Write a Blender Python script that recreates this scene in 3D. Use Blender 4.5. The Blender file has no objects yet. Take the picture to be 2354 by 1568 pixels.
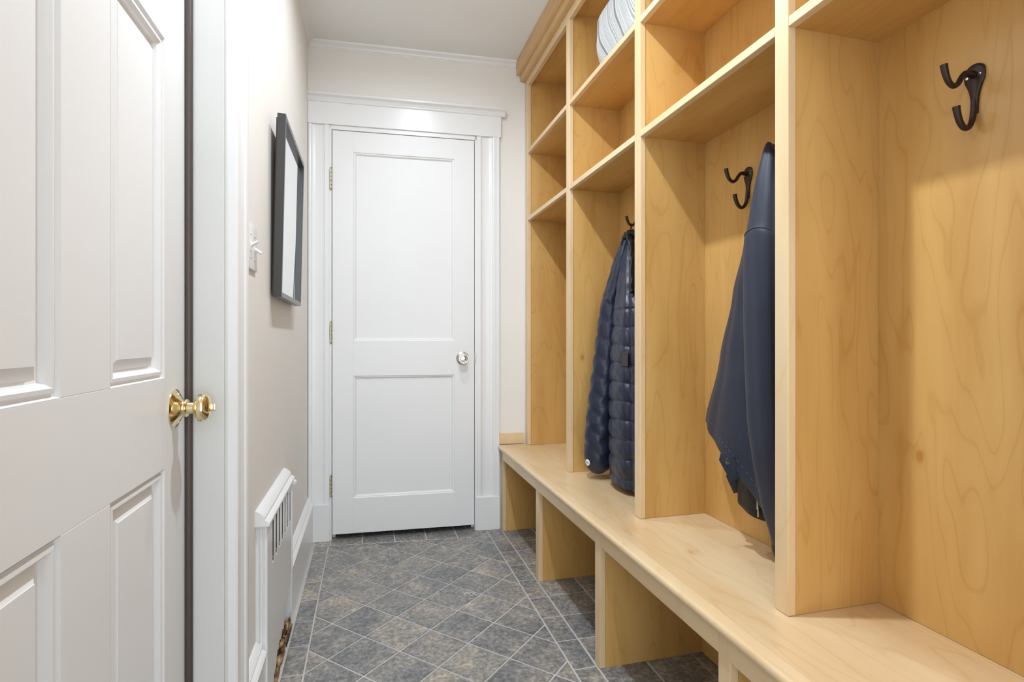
import bpy, bmesh, math, random
from mathutils import Vector, Matrix
random.seed(7)
C = bpy.context.scene.collection
S = bpy.context.scene

# ------------------------------------------------------------------ camera
F_PX = 1248.0
TH = math.atan(331.0 / F_PX)
cam_d = bpy.data.cameras.new('camera')
cam_d.sensor_fit = 'HORIZONTAL'; cam_d.sensor_width = 36.0
cam_d.lens = 36.0 * F_PX / 2354.0
cam_d.shift_y = -(784.0 - 781.0) / 2354.0
cam_d.clip_start = 0.02
cam = bpy.data.objects.new('camera', cam_d); C.objects.link(cam)
cam.location = (0, 0, 1.0)
cam.rotation_euler = (math.radians(90), 0, -TH)
S.camera = cam

# ------------------------------------------------------------------ light
w = bpy.data.worlds.new('world'); S.world = w; w.use_nodes = True
# open end behind the camera: world fill plus an added peak for the far door
wn = w.node_tree; bg = wn.nodes['Background']
wt = wn.nodes.new('ShaderNodeTexCoord'); wd = wn.nodes.new('ShaderNodeVectorMath'); wd.operation = 'DOT_PRODUCT'
wd.inputs[1].default_value = (-0.05, -0.995, 0.08)
wn.links.new(wt.outputs['Generated'], wd.inputs[0])
wm = wn.nodes.new('ShaderNodeMapRange'); wm.interpolation_type = 'SMOOTHSTEP'
wm.inputs['From Min'].default_value = 0.86; wm.inputs['From Max'].default_value = 0.97
wm.inputs['To Min'].default_value = 1.50; wm.inputs['To Max'].default_value = 2.9
wn.links.new(wd.outputs['Value'], wm.inputs['Value']); wn.links.new(wm.outputs[0], bg.inputs['Strength'])
bg.inputs['Color'].default_value = (0.87, 0.95, 1.02, 1)
S.view_settings.view_transform = 'Standard'
S.view_settings.look = 'None'
S.view_settings.gamma = 1.0
S.view_settings.use_curve_mapping = False
S.view_settings.exposure = 0.53
LAMP_X = 0.225
LAMPS = [(LAMP_X, 1.98, 4.4), (LAMP_X, 1.10, 13.5)]
LAMP_COL = (0.885, 0.97, 1.06)
CEIL = 2.487

# ------------------------------------------------------------------ helpers
def finish(name, bm, mat, parent=None, smooth=False, angle=None, loc=None, rot=None):
    bmesh.ops.recalc_face_normals(bm, faces=bm.faces[:])
    me = bpy.data.meshes.new(name); bm.to_mesh(me); bm.free()
    mats = mat if isinstance(mat, (list, tuple)) else [mat]
    for m in mats: me.materials.append(m)
    o = bpy.data.objects.new(name, me); C.objects.link(o)
    if smooth:
        for p in me.polygons: p.use_smooth = True
        if angle is not None:
            me.set_sharp_from_angle(angle=math.radians(angle))
    if parent is not None: o.parent = parent
    if loc is not None: o.location = loc
    if rot is not None: o.rotation_euler = rot
    return o

def thing(name, label, cat, loc=(0, 0, 0), rotz=0, group=None):
    o = bpy.data.objects.new(name, None); C.objects.link(o)
    o.empty_display_size = 0.05
    o.location = loc; o.rotation_euler = (0, 0, rotz)
    o['label'] = label; o['category'] = cat
    if group: o['group'] = group
    return o

def tag(o, label, cat, group=None):
    o['label'] = label; o['category'] = cat
    if group: o['group'] = group
    return o

def structure(o):
    o['kind'] = 'structure'
    return o

def rel(parent):
    """offset helper: world coords -> the parent's own frame (parent unrotated)"""
    l = parent.location
    return (-l[0], -l[1], -l[2])

def box(bm, x0, x1, y0, y1, z0, z1, bev=0.0, seg=2, mi=0):
    vs = [bm.verts.new((x, y, z)) for x in (x0, x1) for y in (y0, y1) for z in (z0, z1)]
    idx = [(0, 1, 3, 2), (4, 6, 7, 5), (0, 4, 5, 1), (2, 3, 7, 6), (0, 2, 6, 4), (1, 5, 7, 3)]
    fs = []
    for i in idx:
        f = bm.faces.new([vs[k] for k in i]); f.material_index = mi; fs.append(f)
    if bev > 0:
        bmesh.ops.recalc_face_normals(bm, faces=fs)
        es = list({e for f in fs for e in f.edges})
        r = bmesh.ops.bevel(bm, geom=es, offset=bev, segments=seg, affect='EDGES', profile=0.5)
        for f in r['faces']: f.material_index = mi
    return vs

def poly_prism(bm, pts, fn, a, b, mi=0):
    """pts: 2D outline; fn(p, t) -> 3D; extrudes from t=a to t=b"""
    A = [bm.verts.new(fn(p, a)) for p in pts]
    B = [bm.verts.new(fn(p, b)) for p in pts]
    n = len(pts)
    fa = [bm.faces.new(A), bm.faces.new(B[::-1])]
    for i in range(n):
        fa.append(bm.faces.new((A[i], A[(i + 1) % n], B[(i + 1) % n], B[i])))
    for f in fa: f.material_index = mi

def bez(p0, p1, p2, p3, n=8):
    out = []
    for i in range(n + 1):
        t = i / n
        out.append(tuple((1-t)**3*a + 3*(1-t)**2*t*b + 3*(1-t)*t*t*c + t**3*d for a, b, c, d in zip(p0, p1, p2, p3)))
    return out

def catmull(pts, n=6):
    P = [Vector(p) for p in pts]
    P = [P[0] * 2 - P[1]] + P + [P[-1] * 2 - P[-2]]
    out = []
    for i in range(1, len(P) - 2):
        for k in range(n):
            t = k / n
            a, b, c, d = P[i-1], P[i], P[i+1], P[i+2]
            out.append(0.5 * ((2*b) + (-a + c)*t + (2*a - 5*b + 4*c - d)*t*t + (-a + 3*b - 3*c + d)*t**3))
    out.append(P[-2])
    return out

def tube(bm, pts, rad, seg=12, cap=True, flat=None, mi=0):
    """tube along pts; rad float or list; flat=(axis Vector, factor) squashes along an axis"""
    P = [Vector(p) for p in pts]
    n = len(P)
    R = rad if isinstance(rad, (list, tuple)) else [rad] * n
    rings = []
    up = None
    for i in range(n):
        t = (P[min(i+1, n-1)] - P[max(i-1, 0)]).normalized()
        if up is None:
            up = Vector((0, 0, 1)) if abs(t.z) < 0.9 else Vector((1, 0, 0))
        u = (up - t * up.dot(t))
        if u.length < 1e-6: u = Vector((0, 1, 0))
        u.normalize(); v = t.cross(u); up = u
        ring = []
        for k in range(seg):
            a = 2 * math.pi * k / seg
            off = (u * math.cos(a) + v * math.sin(a)) * R[i]
            if flat:
                ax, f = flat
                off = off - ax * off.dot(ax) * (1 - f)
            ring.append(bm.verts.new(P[i] + off))
        rings.append(ring)
    for i in range(n - 1):
        for k in range(seg):
            f = bm.faces.new((rings[i][k], rings[i][(k+1) % seg], rings[i+1][(k+1) % seg], rings[i+1][k])); f.material_index = mi
    if cap:
        bm.faces.new(rings[0][::-1]).material_index = mi
        bm.faces.new(rings[-1]).material_index = mi
    return rings

def lathe(bm, prof, origin, axis, seg=32, mi=0, facet=False):
    """prof: list of (dist along axis, radius)"""
    o = Vector(origin); a = Vector(axis).normalized()
    u = a.orthogonal().normalized(); v = a.cross(u)
    rings = []
    for d, r in prof:
        if r < 1e-6:
            rings.append([bm.verts.new(o + a * d)])
        else:
            rings.append([bm.verts.new(o + a * d + (u * math.cos(2*math.pi*k/seg) + v * math.sin(2*math.pi*k/seg)) * r) for k in range(seg)])
    for i in range(len(rings) - 1):
        A, B = rings[i], rings[i+1]
        for k in range(seg):
            k2 = (k + 1) % seg
            if len(A) == 1 and len(B) == 1: continue
            if len(A) == 1: f = bm.faces.new((A[0], B[k], B[k2]))
            elif len(B) == 1: f = bm.faces.new((A[k], A[k2], B[0]))
            else: f = bm.faces.new((A[k], A[k2], B[k2], B[k]))
            f.material_index = mi
    if len(rings[0]) > 1: bm.faces.new(rings[0][::-1]).material_index = mi
    if len(rings[-1]) > 1: bm.faces.new(rings[-1]).material_index = mi

def grid_surface(bm, rows, closed=True, mi=0):
    R = [[bm.verts.new(p) for p in r] for r in rows]
    n = len(R[0])
    for i in range(len(R) - 1):
        for k in range(n if closed else n - 1):
            k2 = (k + 1) % n
            f = bm.faces.new((R[i][k], R[i][k2], R[i+1][k2], R[i+1][k])); f.material_index = mi
    return R

# ------------------------------------------------------------------ materials
def new_mat(name):
    m = bpy.data.materials.new(name); m.use_nodes = True
    nt = m.node_tree; b = nt.nodes['Principled BSDF']
    return m, nt, b

def N(nt, t, **kw):
    n = nt.nodes.new(t)
    for k, v in kw.items(): setattr(n, k, v)
    return n

def ramp(nt, stops, interp='LINEAR'):
    r = nt.nodes.new('ShaderNodeValToRGB'); r.color_ramp.interpolation = interp
    e = r.color_ramp.elements
    e.remove(e[1]); e[0].position = stops[0][0]; e[0].color = (*stops[0][1], 1)
    for p, c in stops[1:]: e.new(p).color = (*c, 1)
    return r

def paint(name, col, rough=0.35, bump=0.02, scale=60, spec=0.5, blotch=0.03):
    m, nt, b = new_mat(name)
    tc = N(nt, 'ShaderNodeTexCoord')
    nz = N(nt, 'ShaderNodeTexNoise'); nz.inputs['Scale'].default_value = scale; nz.inputs['Detail'].default_value = 3
    nt.links.new(tc.outputs['Object'], nz.inputs['Vector'])
    n2 = N(nt, 'ShaderNodeTexNoise'); n2.inputs['Scale'].default_value = 2.3; n2.inputs['Detail'].default_value = 5
    nt.links.new(tc.outputs['Object'], n2.inputs['Vector'])
    r = ramp(nt, [(0.3, tuple(c * (1 - blotch) for c in col)), (0.7, col)])
    nt.links.new(n2.outputs['Fac'], r.inputs['Fac']); nt.links.new(r.outputs['Color'], b.inputs['Base Color'])
    bp = N(nt, 'ShaderNodeBump'); bp.inputs['Strength'].default_value = bump; bp.inputs['Distance'].default_value = 0.002
    nt.links.new(nz.outputs['Fac'], bp.inputs['Height']); nt.links.new(bp.outputs['Normal'], b.inputs['Normal'])
    b.inputs['Roughness'].default_value = rough
    b.inputs['Specular IOR Level'].default_value = spec
    return m

def wood(name, light, dark, axis=2, rough=0.33, line=0.46, stretch=0.20, scale=8.5, rings=9.0, coat=0.15):
    m, nt, b = new_mat(name)
    L = nt.links.new
    tc = N(nt, 'ShaderNodeTexCoord'); oi = N(nt, 'ShaderNodeObjectInfo')
    mul = N(nt, 'ShaderNodeMath', operation='MULTIPLY'); mul.inputs[1].default_value = 37.0
    L(oi.outputs['Random'], mul.inputs[0])
    add = N(nt, 'ShaderNodeVectorMath', operation='ADD')
    L(tc.outputs['Object'], add.inputs[0]); L(mul.outputs[0], add.inputs[1])
    mp = N(nt, 'ShaderNodeMapping')
    sc = [1.0, 1.0, 1.0]; sc[axis] = stretch
    mp.inputs['Scale'].default_value = sc
    L(add.outputs[0], mp.inputs['Vector'])
    big = N(nt, 'ShaderNodeTexNoise'); big.inputs['Scale'].default_value = scale; big.inputs['Detail'].default_value = 2.0; big.inputs['Roughness'].default_value = 0.45; big.inputs['Distortion'].default_value = 0.35
    L(mp.outputs[0], big.inputs['Vector'])
    # contour lines of a smooth field: plain-sliced birch figure
    m1 = N(nt, 'ShaderNodeMath', operation='MULTIPLY'); m1.inputs[1].default_value = rings
    L(big.outputs['Fac'], m1.inputs[0])
    fr = N(nt, 'ShaderNodeMath', operation='FRACT'); L(m1.outputs[0], fr.inputs[0])
    lr = ramp(nt, [(0.0, (1, 1, 1)), (0.10, (0.15, 0.15, 0.15)), (0.55, (0, 0, 0)), (0.93, (0.2, 0.2, 0.2)), (1.0, (1, 1, 1))])
    L(fr.outputs[0], lr.inputs['Fac'])
    # fine fibres
    mp2 = N(nt, 'ShaderNodeMapping'); s2 = [120.0, 120.0, 120.0]; s2[axis] = 3.0
    mp2.inputs['Scale'].default_value = s2; L(add.outputs[0], mp2.inputs['Vector'])
    fib = N(nt, 'ShaderNodeTexNoise'); fib.inputs['Scale'].default_value = 1.0; fib.inputs['Detail'].default_value = 3.0
    L(mp2.outputs[0], fib.inputs['Vector'])
    # broad flame
    fl = N(nt, 'ShaderNodeTexNoise'); fl.inputs['Scale'].default_value = scale * 0.9; fl.inputs['Detail'].default_value = 4.0
    L(mp.outputs[0], fl.inputs['Vector'])
    flr = N(nt, 'ShaderNodeMapRange'); flr.inputs['From Min'].default_value = 0.35; flr.inputs['From Max'].default_value = 0.68
    L(fl.outputs['Fac'], flr.inputs['Value'])
    a1 = N(nt, 'ShaderNodeMath', operation='MULTIPLY'); a1.inputs[1].default_value = 0.62 * line
    L(lr.outputs['Color'], a1.inputs[0])
    a2 = N(nt, 'ShaderNodeMath', operation='MULTIPLY_ADD'); a2.inputs[1].default_value = 0.16
    L(fib.outputs['Fac'], a2.inputs[0]); L(a1.outputs[0], a2.inputs[2])
    a3 = N(nt, 'ShaderNodeMath', operation='MULTIPLY_ADD'); a3.inputs[1].default_value = 0.52
    L(flr.outputs[0], a3.inputs[0]); L(a2.outputs[0], a3.inputs[2])
    mix = N(nt, 'ShaderNodeMix', data_type='RGBA')
    mix.inputs['A'].default_value = (*light, 1); mix.inputs['B'].default_value = (*dark, 1)
    # a few small pin knots
    mk = N(nt, 'ShaderNodeMapping'); sk = [1.0, 1.0, 1.0]; sk[axis] = 0.6
    mk.inputs['Scale'].default_value = sk; L(add.outputs[0], mk.inputs['Vector'])
    vo_ = N(nt, 'ShaderNodeTexVoronoi'); vo_.inputs['Scale'].default_value = 4.5; L(mk.outputs[0], vo_.inputs['Vector'])
    kr = ramp(nt, [(0.0, (1.4, 1.4, 1.4)), (0.018, (0.9, 0.9, 0.9)), (0.045, (0.18, 0.18, 0.18)), (0.09, (0, 0, 0))])
    L(vo_.outputs['Distance'], kr.inputs['Fac'])
    a4 = N(nt, 'ShaderNodeMath', operation='ADD'); L(a3.outputs[0], a4.inputs[0]); L(kr.outputs['Color'], a4.inputs[1])
    mix.clamp_factor = True
    L(a4.outputs[0], mix.inputs['Factor'])
    L(mix.outputs['Result'], b.inputs['Base Color'])
    b.inputs['Roughness'].default_value = rough
    b.inputs['Coat Weight'].default_value = coat; b.inputs['Coat Roughness'].default_value = 0.25
    bp = N(nt, 'ShaderNodeBump'); bp.inputs['Strength'].default_value = 0.04; bp.inputs['Distance'].default_value = 0.001
    L(fib.outputs['Fac'], bp.inputs['Height']); L(bp.outputs['Normal'], b.inputs['Normal'])
    return m

def metal(name, col, rough=0.2, bump=0.0, metallic=1.0):
    m, nt, b = new_mat(name)
    b.inputs['Base Color'].default_value = (*col, 1); b.inputs['Metallic'].default_value = metallic
    b.inputs['Roughness'].default_value = rough
    tc = N(nt, 'ShaderNodeTexCoord'); nz = N(nt, 'ShaderNodeTexNoise'); nz.inputs['Scale'].default_value = 90
    nt.links.new(tc.outputs['Object'], nz.inputs['Vector'])
    mr = N(nt, 'ShaderNodeMapRange'); mr.inputs['To Min'].default_value = rough * 0.8; mr.inputs['To Max'].default_value = rough * 1.25
    nt.links.new(nz.outputs['Fac'], mr.inputs['Value']); nt.links.new(mr.outputs[0], b.inputs['Roughness'])
    if bump:
        bp = N(nt, 'ShaderNodeBump'); bp.inputs['Strength'].default_value = bump; bp.inputs['Distance'].default_value = 0.001
        nt.links.new(nz.outputs['Fac'], bp.inputs['Height']); nt.links.new(bp.outputs['Normal'], b.inputs['Normal'])
    return m

def fabric(name, col, rough=0.6, scale=30, bump=0.25, sheen=0.2, col2=None, dist=0.004, spec=0.4):
    m, nt, b = new_mat(name)
    tc = N(nt, 'ShaderNodeTexCoord'); nz = N(nt, 'ShaderNodeTexNoise'); nz.inputs['Scale'].default_value = scale
    nz.inputs['Detail'].default_value = 4; nz.inputs['Distortion'].default_value = 0.6
    nt.links.new(tc.outputs['Object'], nz.inputs['Vector'])
    r = ramp(nt, [(0.35, col2 or tuple(c * 0.8 for c in col)), (0.7, col)])
    nt.links.new(nz.outputs['Fac'], r.inputs['Fac']); nt.links.new(r.outputs['Color'], b.inputs['Base Color'])
    bp = N(nt, 'ShaderNodeBump'); bp.inputs['Strength'].default_value = bump; bp.inputs['Distance'].default_value = dist
    nt.links.new(nz.outputs['Fac'], bp.inputs['Height']); nt.links.new(bp.outputs['Normal'], b.inputs['Normal'])
    b.inputs['Roughness'].default_value = rough; b.inputs['Sheen Weight'].default_value = sheen
    b.inputs['Specular IOR Level'].default_value = spec
    return m

M_TRIM = paint('white_trim_paint', (0.83, 0.83, 0.825), rough=0.28, bump=0.03, scale=25)
M_DOOR = paint('white_door_paint', (0.83, 0.83, 0.825), rough=0.38, bump=0.03, scale=18, spec=0.35)
M_CEIL = paint('ceiling_paint', (0.90, 0.90, 0.89), rough=0.8, bump=0.05, scale=40, spec=0.2)
M_WALL = paint('wall_paint', (0.86, 0.83, 0.785), rough=0.55, bump=0.05, scale=45, spec=0.3)
M_JAMB = paint('worn_jamb_paint', (0.72, 0.72, 0.70), rough=0.4, bump=0.08, scale=14, blotch=0.08)
M_PANEL = wood('birch_panel_vertical', (0.705, 0.440, 0.155), (0.48, 0.240, 0.052), axis=2)
M_PANEL_Y = wood('birch_panel_long', (0.705, 0.440, 0.155), (0.48, 0.240, 0.052), axis=1)
M_SEAT = wood('birch_seat', (0.82, 0.645, 0.415), (0.60, 0.38, 0.17), axis=1, rings=11, scale=7.0, rough=0.3)
M_FRAME_Z = wood('maple_frame_vertical', (0.80, 0.62, 0.385), (0.66, 0.43, 0.21), axis=2, scale=9, rings=5, line=0.4)
M_FRAME_Y = wood('maple_frame_long', (0.80, 0.62, 0.385), (0.66, 0.43, 0.21), axis=1, scale=9, rings=5, line=0.4)
M_CROWN = wood('maple_crown', (0.66, 0.41, 0.17), (0.50, 0.28, 0.10), axis=1, scale=9, rings=5, line=0.4)
M_GAP = paint('dark_seam', (0.10, 0.06, 0.03), rough=0.8)
M_BRASS = metal('polished_brass', (0.86, 0.74, 0.46), 0.10)
M_NICKEL = metal('aged_brass_hinge', (0.62, 0.57, 0.42), 0.28)
M_BRONZE = metal('oil_rubbed_bronze', (0.055, 0.040, 0.036), 0.38, bump=0.1, metallic=0.7)
M_SILVER = metal('knob_reflector_silver', (0.90, 0.90, 0.90), 0.18)  # for the reflector added inside the glass knob
M_SCREW = metal('screw_steel', (0.6, 0.58, 0.55), 0.25)
M_STRIP = paint('bronze_weatherstrip', (0.080, 0.060, 0.050), rough=0.4, bump=0.5, scale=35)
M_DARK = paint('painted_shade_black', (0.012, 0.010, 0.009), rough=0.9)  # near-black colour standing in for shade in gaps and hollows
M_MFRAME = paint('charcoal_frame_lacquer', (0.040, 0.039, 0.040), rough=0.25, bump=0.0)
M_MBACK = paint('brown_board', (0.12, 0.06, 0.04), rough=0.8)
M_PLAST = paint('white_plastic', (0.82, 0.81, 0.79), rough=0.3, bump=0.0)
M_NAVY = fabric('navy_softshell', (0.018, 0.025, 0.050), rough=0.55, scale=9, bump=0.25, sheen=0.06, dist=0.01)
M_PUFF = fabric('navy_nylon', (0.015, 0.021, 0.048), rough=0.36, scale=26, bump=0.45, sheen=0.03, dist=0.006, spec=0.5)
M_BLACK = fabric('black_lining', (0.010, 0.010, 0.012), rough=0.5, scale=40, bump=0.7, sheen=0.0, dist=0.006)
M_THREAD = fabric('stitching_thread', (0.03, 0.035, 0.06), rough=0.6, scale=200, bump=0.1)

# mirror
M_MIRROR, nt, b = new_mat('mirror_glass')
b.inputs['Base Color'].default_value = (0.86, 0.89, 0.88, 1); b.inputs['Metallic'].default_value = 1; b.inputs['Roughness'].default_value = 0.01
# crystal
M_CRYSTAL, nt, b = new_mat('cut_glass')
b.inputs['Transmission Weight'].default_value = 1.0; b.inputs['Roughness'].default_value = 0.02; b.inputs['IOR'].default_value = 1.52
# lamp lens
M_LENS, nt, b = new_mat('lamp_lens')
b.inputs['Emission Color'].default_value = (1, 0.95, 0.87, 1); b.inputs['Emission Strength'].default_value = 6

# slate-look porcelain tile
M_TILE, nt, b = new_mat('slate_tile')
L = nt.links.new
tc = N(nt, 'ShaderNodeTexCoord'); geo = N(nt, 'ShaderNodeNewGeometry')
sc = N(nt, 'ShaderNodeMath', operation='MULTIPLY'); sc.inputs[1].default_value = 50
L(geo.outputs['Random Per Island'], sc.inputs[0])
ad = N(nt, 'ShaderNodeVectorMath', operation='ADD'); L(tc.outputs['Object'], ad.inputs[0]); L(sc.outputs[0], ad.inputs[1])
n1 = N(nt, 'ShaderNodeTexNoise'); n1.inputs['Scale'].default_value = 9; n1.inputs['Detail'].default_value = 7; n1.inputs['Roughness'].default_value = 0.62; n1.inputs['Distortion'].default_value = 0.5
L(ad.outputs[0], n1.inputs['Vector'])
r1 = ramp(nt, [(0.30, (0.175, 0.178, 0.185)), (0.47, (0.26, 0.252, 0.242)), (0.60, (0.34, 0.31, 0.27)), (0.74, (0.52, 0.43, 0.34))])
addr = N(nt, 'ShaderNodeMath', operation='MULTIPLY_ADD'); addr.inputs[1].default_value = 0.16
off = N(nt, 'ShaderNodeMath', operation='SUBTRACT'); off.inputs[1].default_value = 0.09
L(geo.outputs['Random Per Island'], addr.inputs[0]); L(n1.outputs['Fac'], addr.inputs[2]); L(addr.outputs[0], off.inputs[0])
L(off.outputs[0], r1.inputs['Fac'])
n2 = N(nt, 'ShaderNodeTexNoise'); n2.inputs['Scale'].default_value = 70; n2.inputs['Detail'].default_value = 6; n2.inputs['Roughness'].default_value = 0.7
L(ad.outputs[0], n2.inputs['Vector'])
r2 = ramp(nt, [(0.36, (0.55, 0.55, 0.55)), (0.52, (1, 1, 1)), (0.64, (1.5, 1.47, 1.43))])
L(n2.outputs['Fac'], r2.inputs['Fac'])
mx = N(nt, 'ShaderNodeMix', data_type='RGBA', blend_type='MULTIPLY'); mx.inputs['Factor'].default_value = 1
L(r1.outputs['Color'], mx.inputs['A']); L(r2.outputs['Color'], mx.inputs['B'])
L(mx.outputs['Result'], b.inputs['Base Color'])
bp = N(nt, 'ShaderNodeBump'); bp.inputs['Strength'].default_value = 0.55; bp.inputs['Distance'].default_value = 0.003
mb = N(nt, 'ShaderNodeMath', operation='ADD'); L(n1.outputs['Fac'], mb.inputs[0]); L(n2.outputs['Fac'], mb.inputs[1])
L(mb.outputs[0], bp.inputs['Height']); L(bp.outputs['Normal'], b.inputs['Normal'])
b.inputs['Roughness'].default_value = 0.27
M_GROUT = paint('grey_grout', (0.60, 0.585, 0.56), rough=0.9, bump=0.4, scale=120, blotch=0.25)

# rotten wood behind the broken vent panel
M_ROT, nt, b = new_mat('rotten_wood')
tc = N(nt, 'ShaderNodeTexCoord'); mp = N(nt, 'ShaderNodeMapping'); mp.inputs['Scale'].default_value = (60, 9, 40)
nt.links.new(tc.outputs['Object'], mp.inputs['Vector'])
nz = N(nt, 'ShaderNodeTexNoise'); nz.inputs['Scale'].default_value = 1.5; nz.inputs['Detail'].default_value = 6
nt.links.new(mp.outputs[0], nz.inputs['Vector'])
r = ramp(nt, [(0.38, (0.03, 0.018, 0.01)), (0.5, (0.25, 0.13, 0.05)), (0.6, (0.50, 0.33, 0.16)), (0.7, (0.70, 0.60, 0.45))])
nt.links.new(nz.outputs['Fac'], r.inputs['Fac']); nt.links.new(r.outputs['Color'], b.inputs['Base Color'])
b.inputs['Roughness'].default_value = 0.7
bp = N(nt, 'ShaderNodeBump'); bp.inputs['Distance'].default_value = 0.006
nt.links.new(nz.outputs['Fac'], bp.inputs['Height']); nt.links.new(bp.outputs['Normal'], b.inputs['Normal'])

# striped ticking
M_STRIPE, nt, b = new_mat('striped_ticking')
L = nt.links.new
tc = N(nt, 'ShaderNodeTexCoord'); sx = N(nt, 'ShaderNodeSeparateXYZ'); L(tc.outputs['Object'], sx.inputs[0])
# stripes run upright and sweep sideways towards the lower edge
zc = N(nt, 'ShaderNodeMath', operation='SUBTRACT'); zc.inputs[0].default_value = 0.20; L(sx.outputs['Z'], zc.inputs[1])
zm = N(nt, 'ShaderNodeMath', operation='MAXIMUM'); zm.inputs[1].default_value = 0.0; L(zc.outputs[0], zm.inputs[0])
zp = N(nt, 'ShaderNodeMath', operation='POWER'); zp.inputs[1].default_value = 1.6; L(zm.outputs[0], zp.inputs[0])
zz = N(nt, 'ShaderNodeMath', operation='MULTIPLY_ADD'); zz.inputs[1].default_value = 1.1
L(zp.outputs[0], zz.inputs[0]); L(sx.outputs['Y'], zz.inputs[2])
ss = N(nt, 'ShaderNodeMath', operation='MULTIPLY_ADD'); ss.inputs[1].default_value = 7.5; ss.inputs[2].default_value = 0.30
L(zz.outputs[0], ss.inputs[0])
fr = N(nt, 'ShaderNodeMath', operation='FRACT'); L(ss.outputs[0], fr.inputs[0])
Wt, Gy, Dk, Tp = (0.50, 0.50, 0.49), (0.28, 0.29, 0.285), (0.13, 0.135, 0.135), (0.19, 0.17, 0.16)
r = ramp(nt, [(0.0, Wt), (0.05, Gy), (0.07, Wt), (0.11, Gy), (0.13, Wt), (0.20, Tp), (0.29, Wt), (0.33, Gy), (0.35, Wt), (0.39, Gy), (0.41, Wt),
              (0.46, Gy), (0.48, Wt), (0.53, Dk), (0.55, Wt), (0.60, Gy), (0.66, Wt), (0.74, Gy), (0.76, Wt), (0.80, Gy), (0.82, Wt), (0.86, Dk), (0.875, Wt), (0.91, Gy), (0.93, Wt), (0.96, Gy), (0.975, Wt)], 'CONSTANT')
L(fr.outputs[0], r.inputs['Fac']); L(r.outputs['Color'], b.inputs['Base Color'])
b.inputs['Roughness'].default_value = 0.85; b.inputs['Sheen Weight'].default_value = 0.2

# ------------------------------------------------------------------ FLOOR
def clip_poly(poly, a, b, c):
    """keep a*x+b*y <= c"""
    out = []
    n = len(poly)
    for i in range(n):
        p, q = poly[i], poly[(i+1) % n]
        dp = a*p[0] + b*p[1] - c; dq = a*q[0] + b*q[1] - c
        if dp <= 0: out.append(p)
        if (dp < 0 < dq) or (dq < 0 < dp):
            t = dp / (dp - dq); out.append((p[0] + (q[0]-p[0])*t, p[1] + (q[1]-p[1])*t))
    return out

def inset_poly(poly, d):
    # orient ccw, then clip by each edge moved inwards
    A = sum(poly[i][0]*poly[(i+1) % len(poly)][1] - poly[(i+1) % len(poly)][0]*poly[i][1] for i in range(len(poly)))
    if abs(A) < 2e-5: return []
    if A < 0: poly = poly[::-1]
    out = poly
    for i in range(len(poly)):
        p, q = poly[i], poly[(i+1) % len(poly)]
        ex, ey = q[0]-p[0], q[1]-p[1]; l = math.hypot(ex, ey)
        if l < 1e-5: continue
        nx, ny = ey/l, -ex/l     # outward
        out = clip_poly(out, nx, ny, nx*p[0] + ny*p[1] - d)
        if len(out) < 3: return []
    return out

GR = 0.0026
bm = bmesh.new()
def add_tile(poly):
    q = inset_poly(poly, GR)
    if len(q) < 3: return
    q2 = inset_poly(poly, GR + 0.0018)
    if len(q2) != len(q):
        A = [bm.verts.new((x, y, 0.0)) for x, y in q]
        f = bm.faces.new(A); f.material_index = 0
        return
    A = [bm.verts.new((x, y, -0.0022)) for x, y in q]
    # match order
    best = min(range(len(q2)), key=lambda k: (q2[k][0]-q[0][0])**2 + (q2[k][1]-q[0][1])**2)
    q2 = q2[best:] + q2[:best]
    B = [bm.verts.new((x, y, 0.0)) for x, y in q2]
    bm.faces.new(B)
    for i in range(len(A)):
        j = (i+1) % len(A); bm.faces.new((A[i], A[j], B[j], B[i]))
FX0, FX1 = -0.186, 0.602
YB = lambda x: 2.772 - 0.0875*(x + 0.1825)      # edge of the border row along the door
vi = (0.1105, -0.0057); vj = (0.0003, 0.1115); o0 = (-0.011, 2.120)
for i in range(-8, 12):
    for j in range(-30, 14):
        if (i + j) % 2: continue
        # a tile: diamond from vertex (i,j) to (i+1,j+1),(i,j+2),(i-1,j+1)
        V = []
        for a, c in ((i, j), (i+1, j+1), (i, j+2), (i-1, j+1)):
            V.append((o0[0] + a*vi[0] + c*vj[0], o0[1] + a*vi[1] + c*vj[1]))
        V = clip_poly(V, -1, 0, -FX0)
        if len(V) < 3: continue
        V = clip_poly(V, 1, 0, FX1)
        if len(V) < 3: continue
        V = clip_poly(V, 0.0875, 1, 2.772 - 0.0875*0.1825)
        if len(V) < 3: continue
        add_tile(V)
# left border
ys = [1.73 + 0.1612*k for k in range(-16, 7)] + [2.775]
for a, c in zip(ys[:-1], ys[1:]):
    add_tile([(-0.252, a), (FX0, a), (FX0, c), (-0.252, c)])
# right border and the rows under the bench
cols = [(FX1, 0.679), (0.679, 0.838), (0.838, 0.996), (0.996, 1.06)]
ysr = [1.543 + 0.1563*k for k in range(-15, 8)] + [2.80]
for x0, x1 in cols:
    for a, c in zip(ysr[:-1], ysr[1:]):
        add_tile([(x0, a), (x1, a), (x1, c), (x0, c)])
# row under the far door
xs = [-0.252, -0.178, -0.0276, 0.1300, 0.2855, 0.4397, FX1]
for a, c in zip(xs[:-1], xs[1:]):
    ya, yc = (YB(a) if a >= FX0 - .01 else 2.775), YB(c)
    add_tile([(a, YB(a)), (c, YB(c)), (c, 2.96), (a, 2.96)])
box(bm, -0.45, 1.12, -0.75, 3.05, -0.06, -0.0020, mi=1)
floor = structure(finish('floor', bm, [M_TILE, M_GROUT]))

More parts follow.
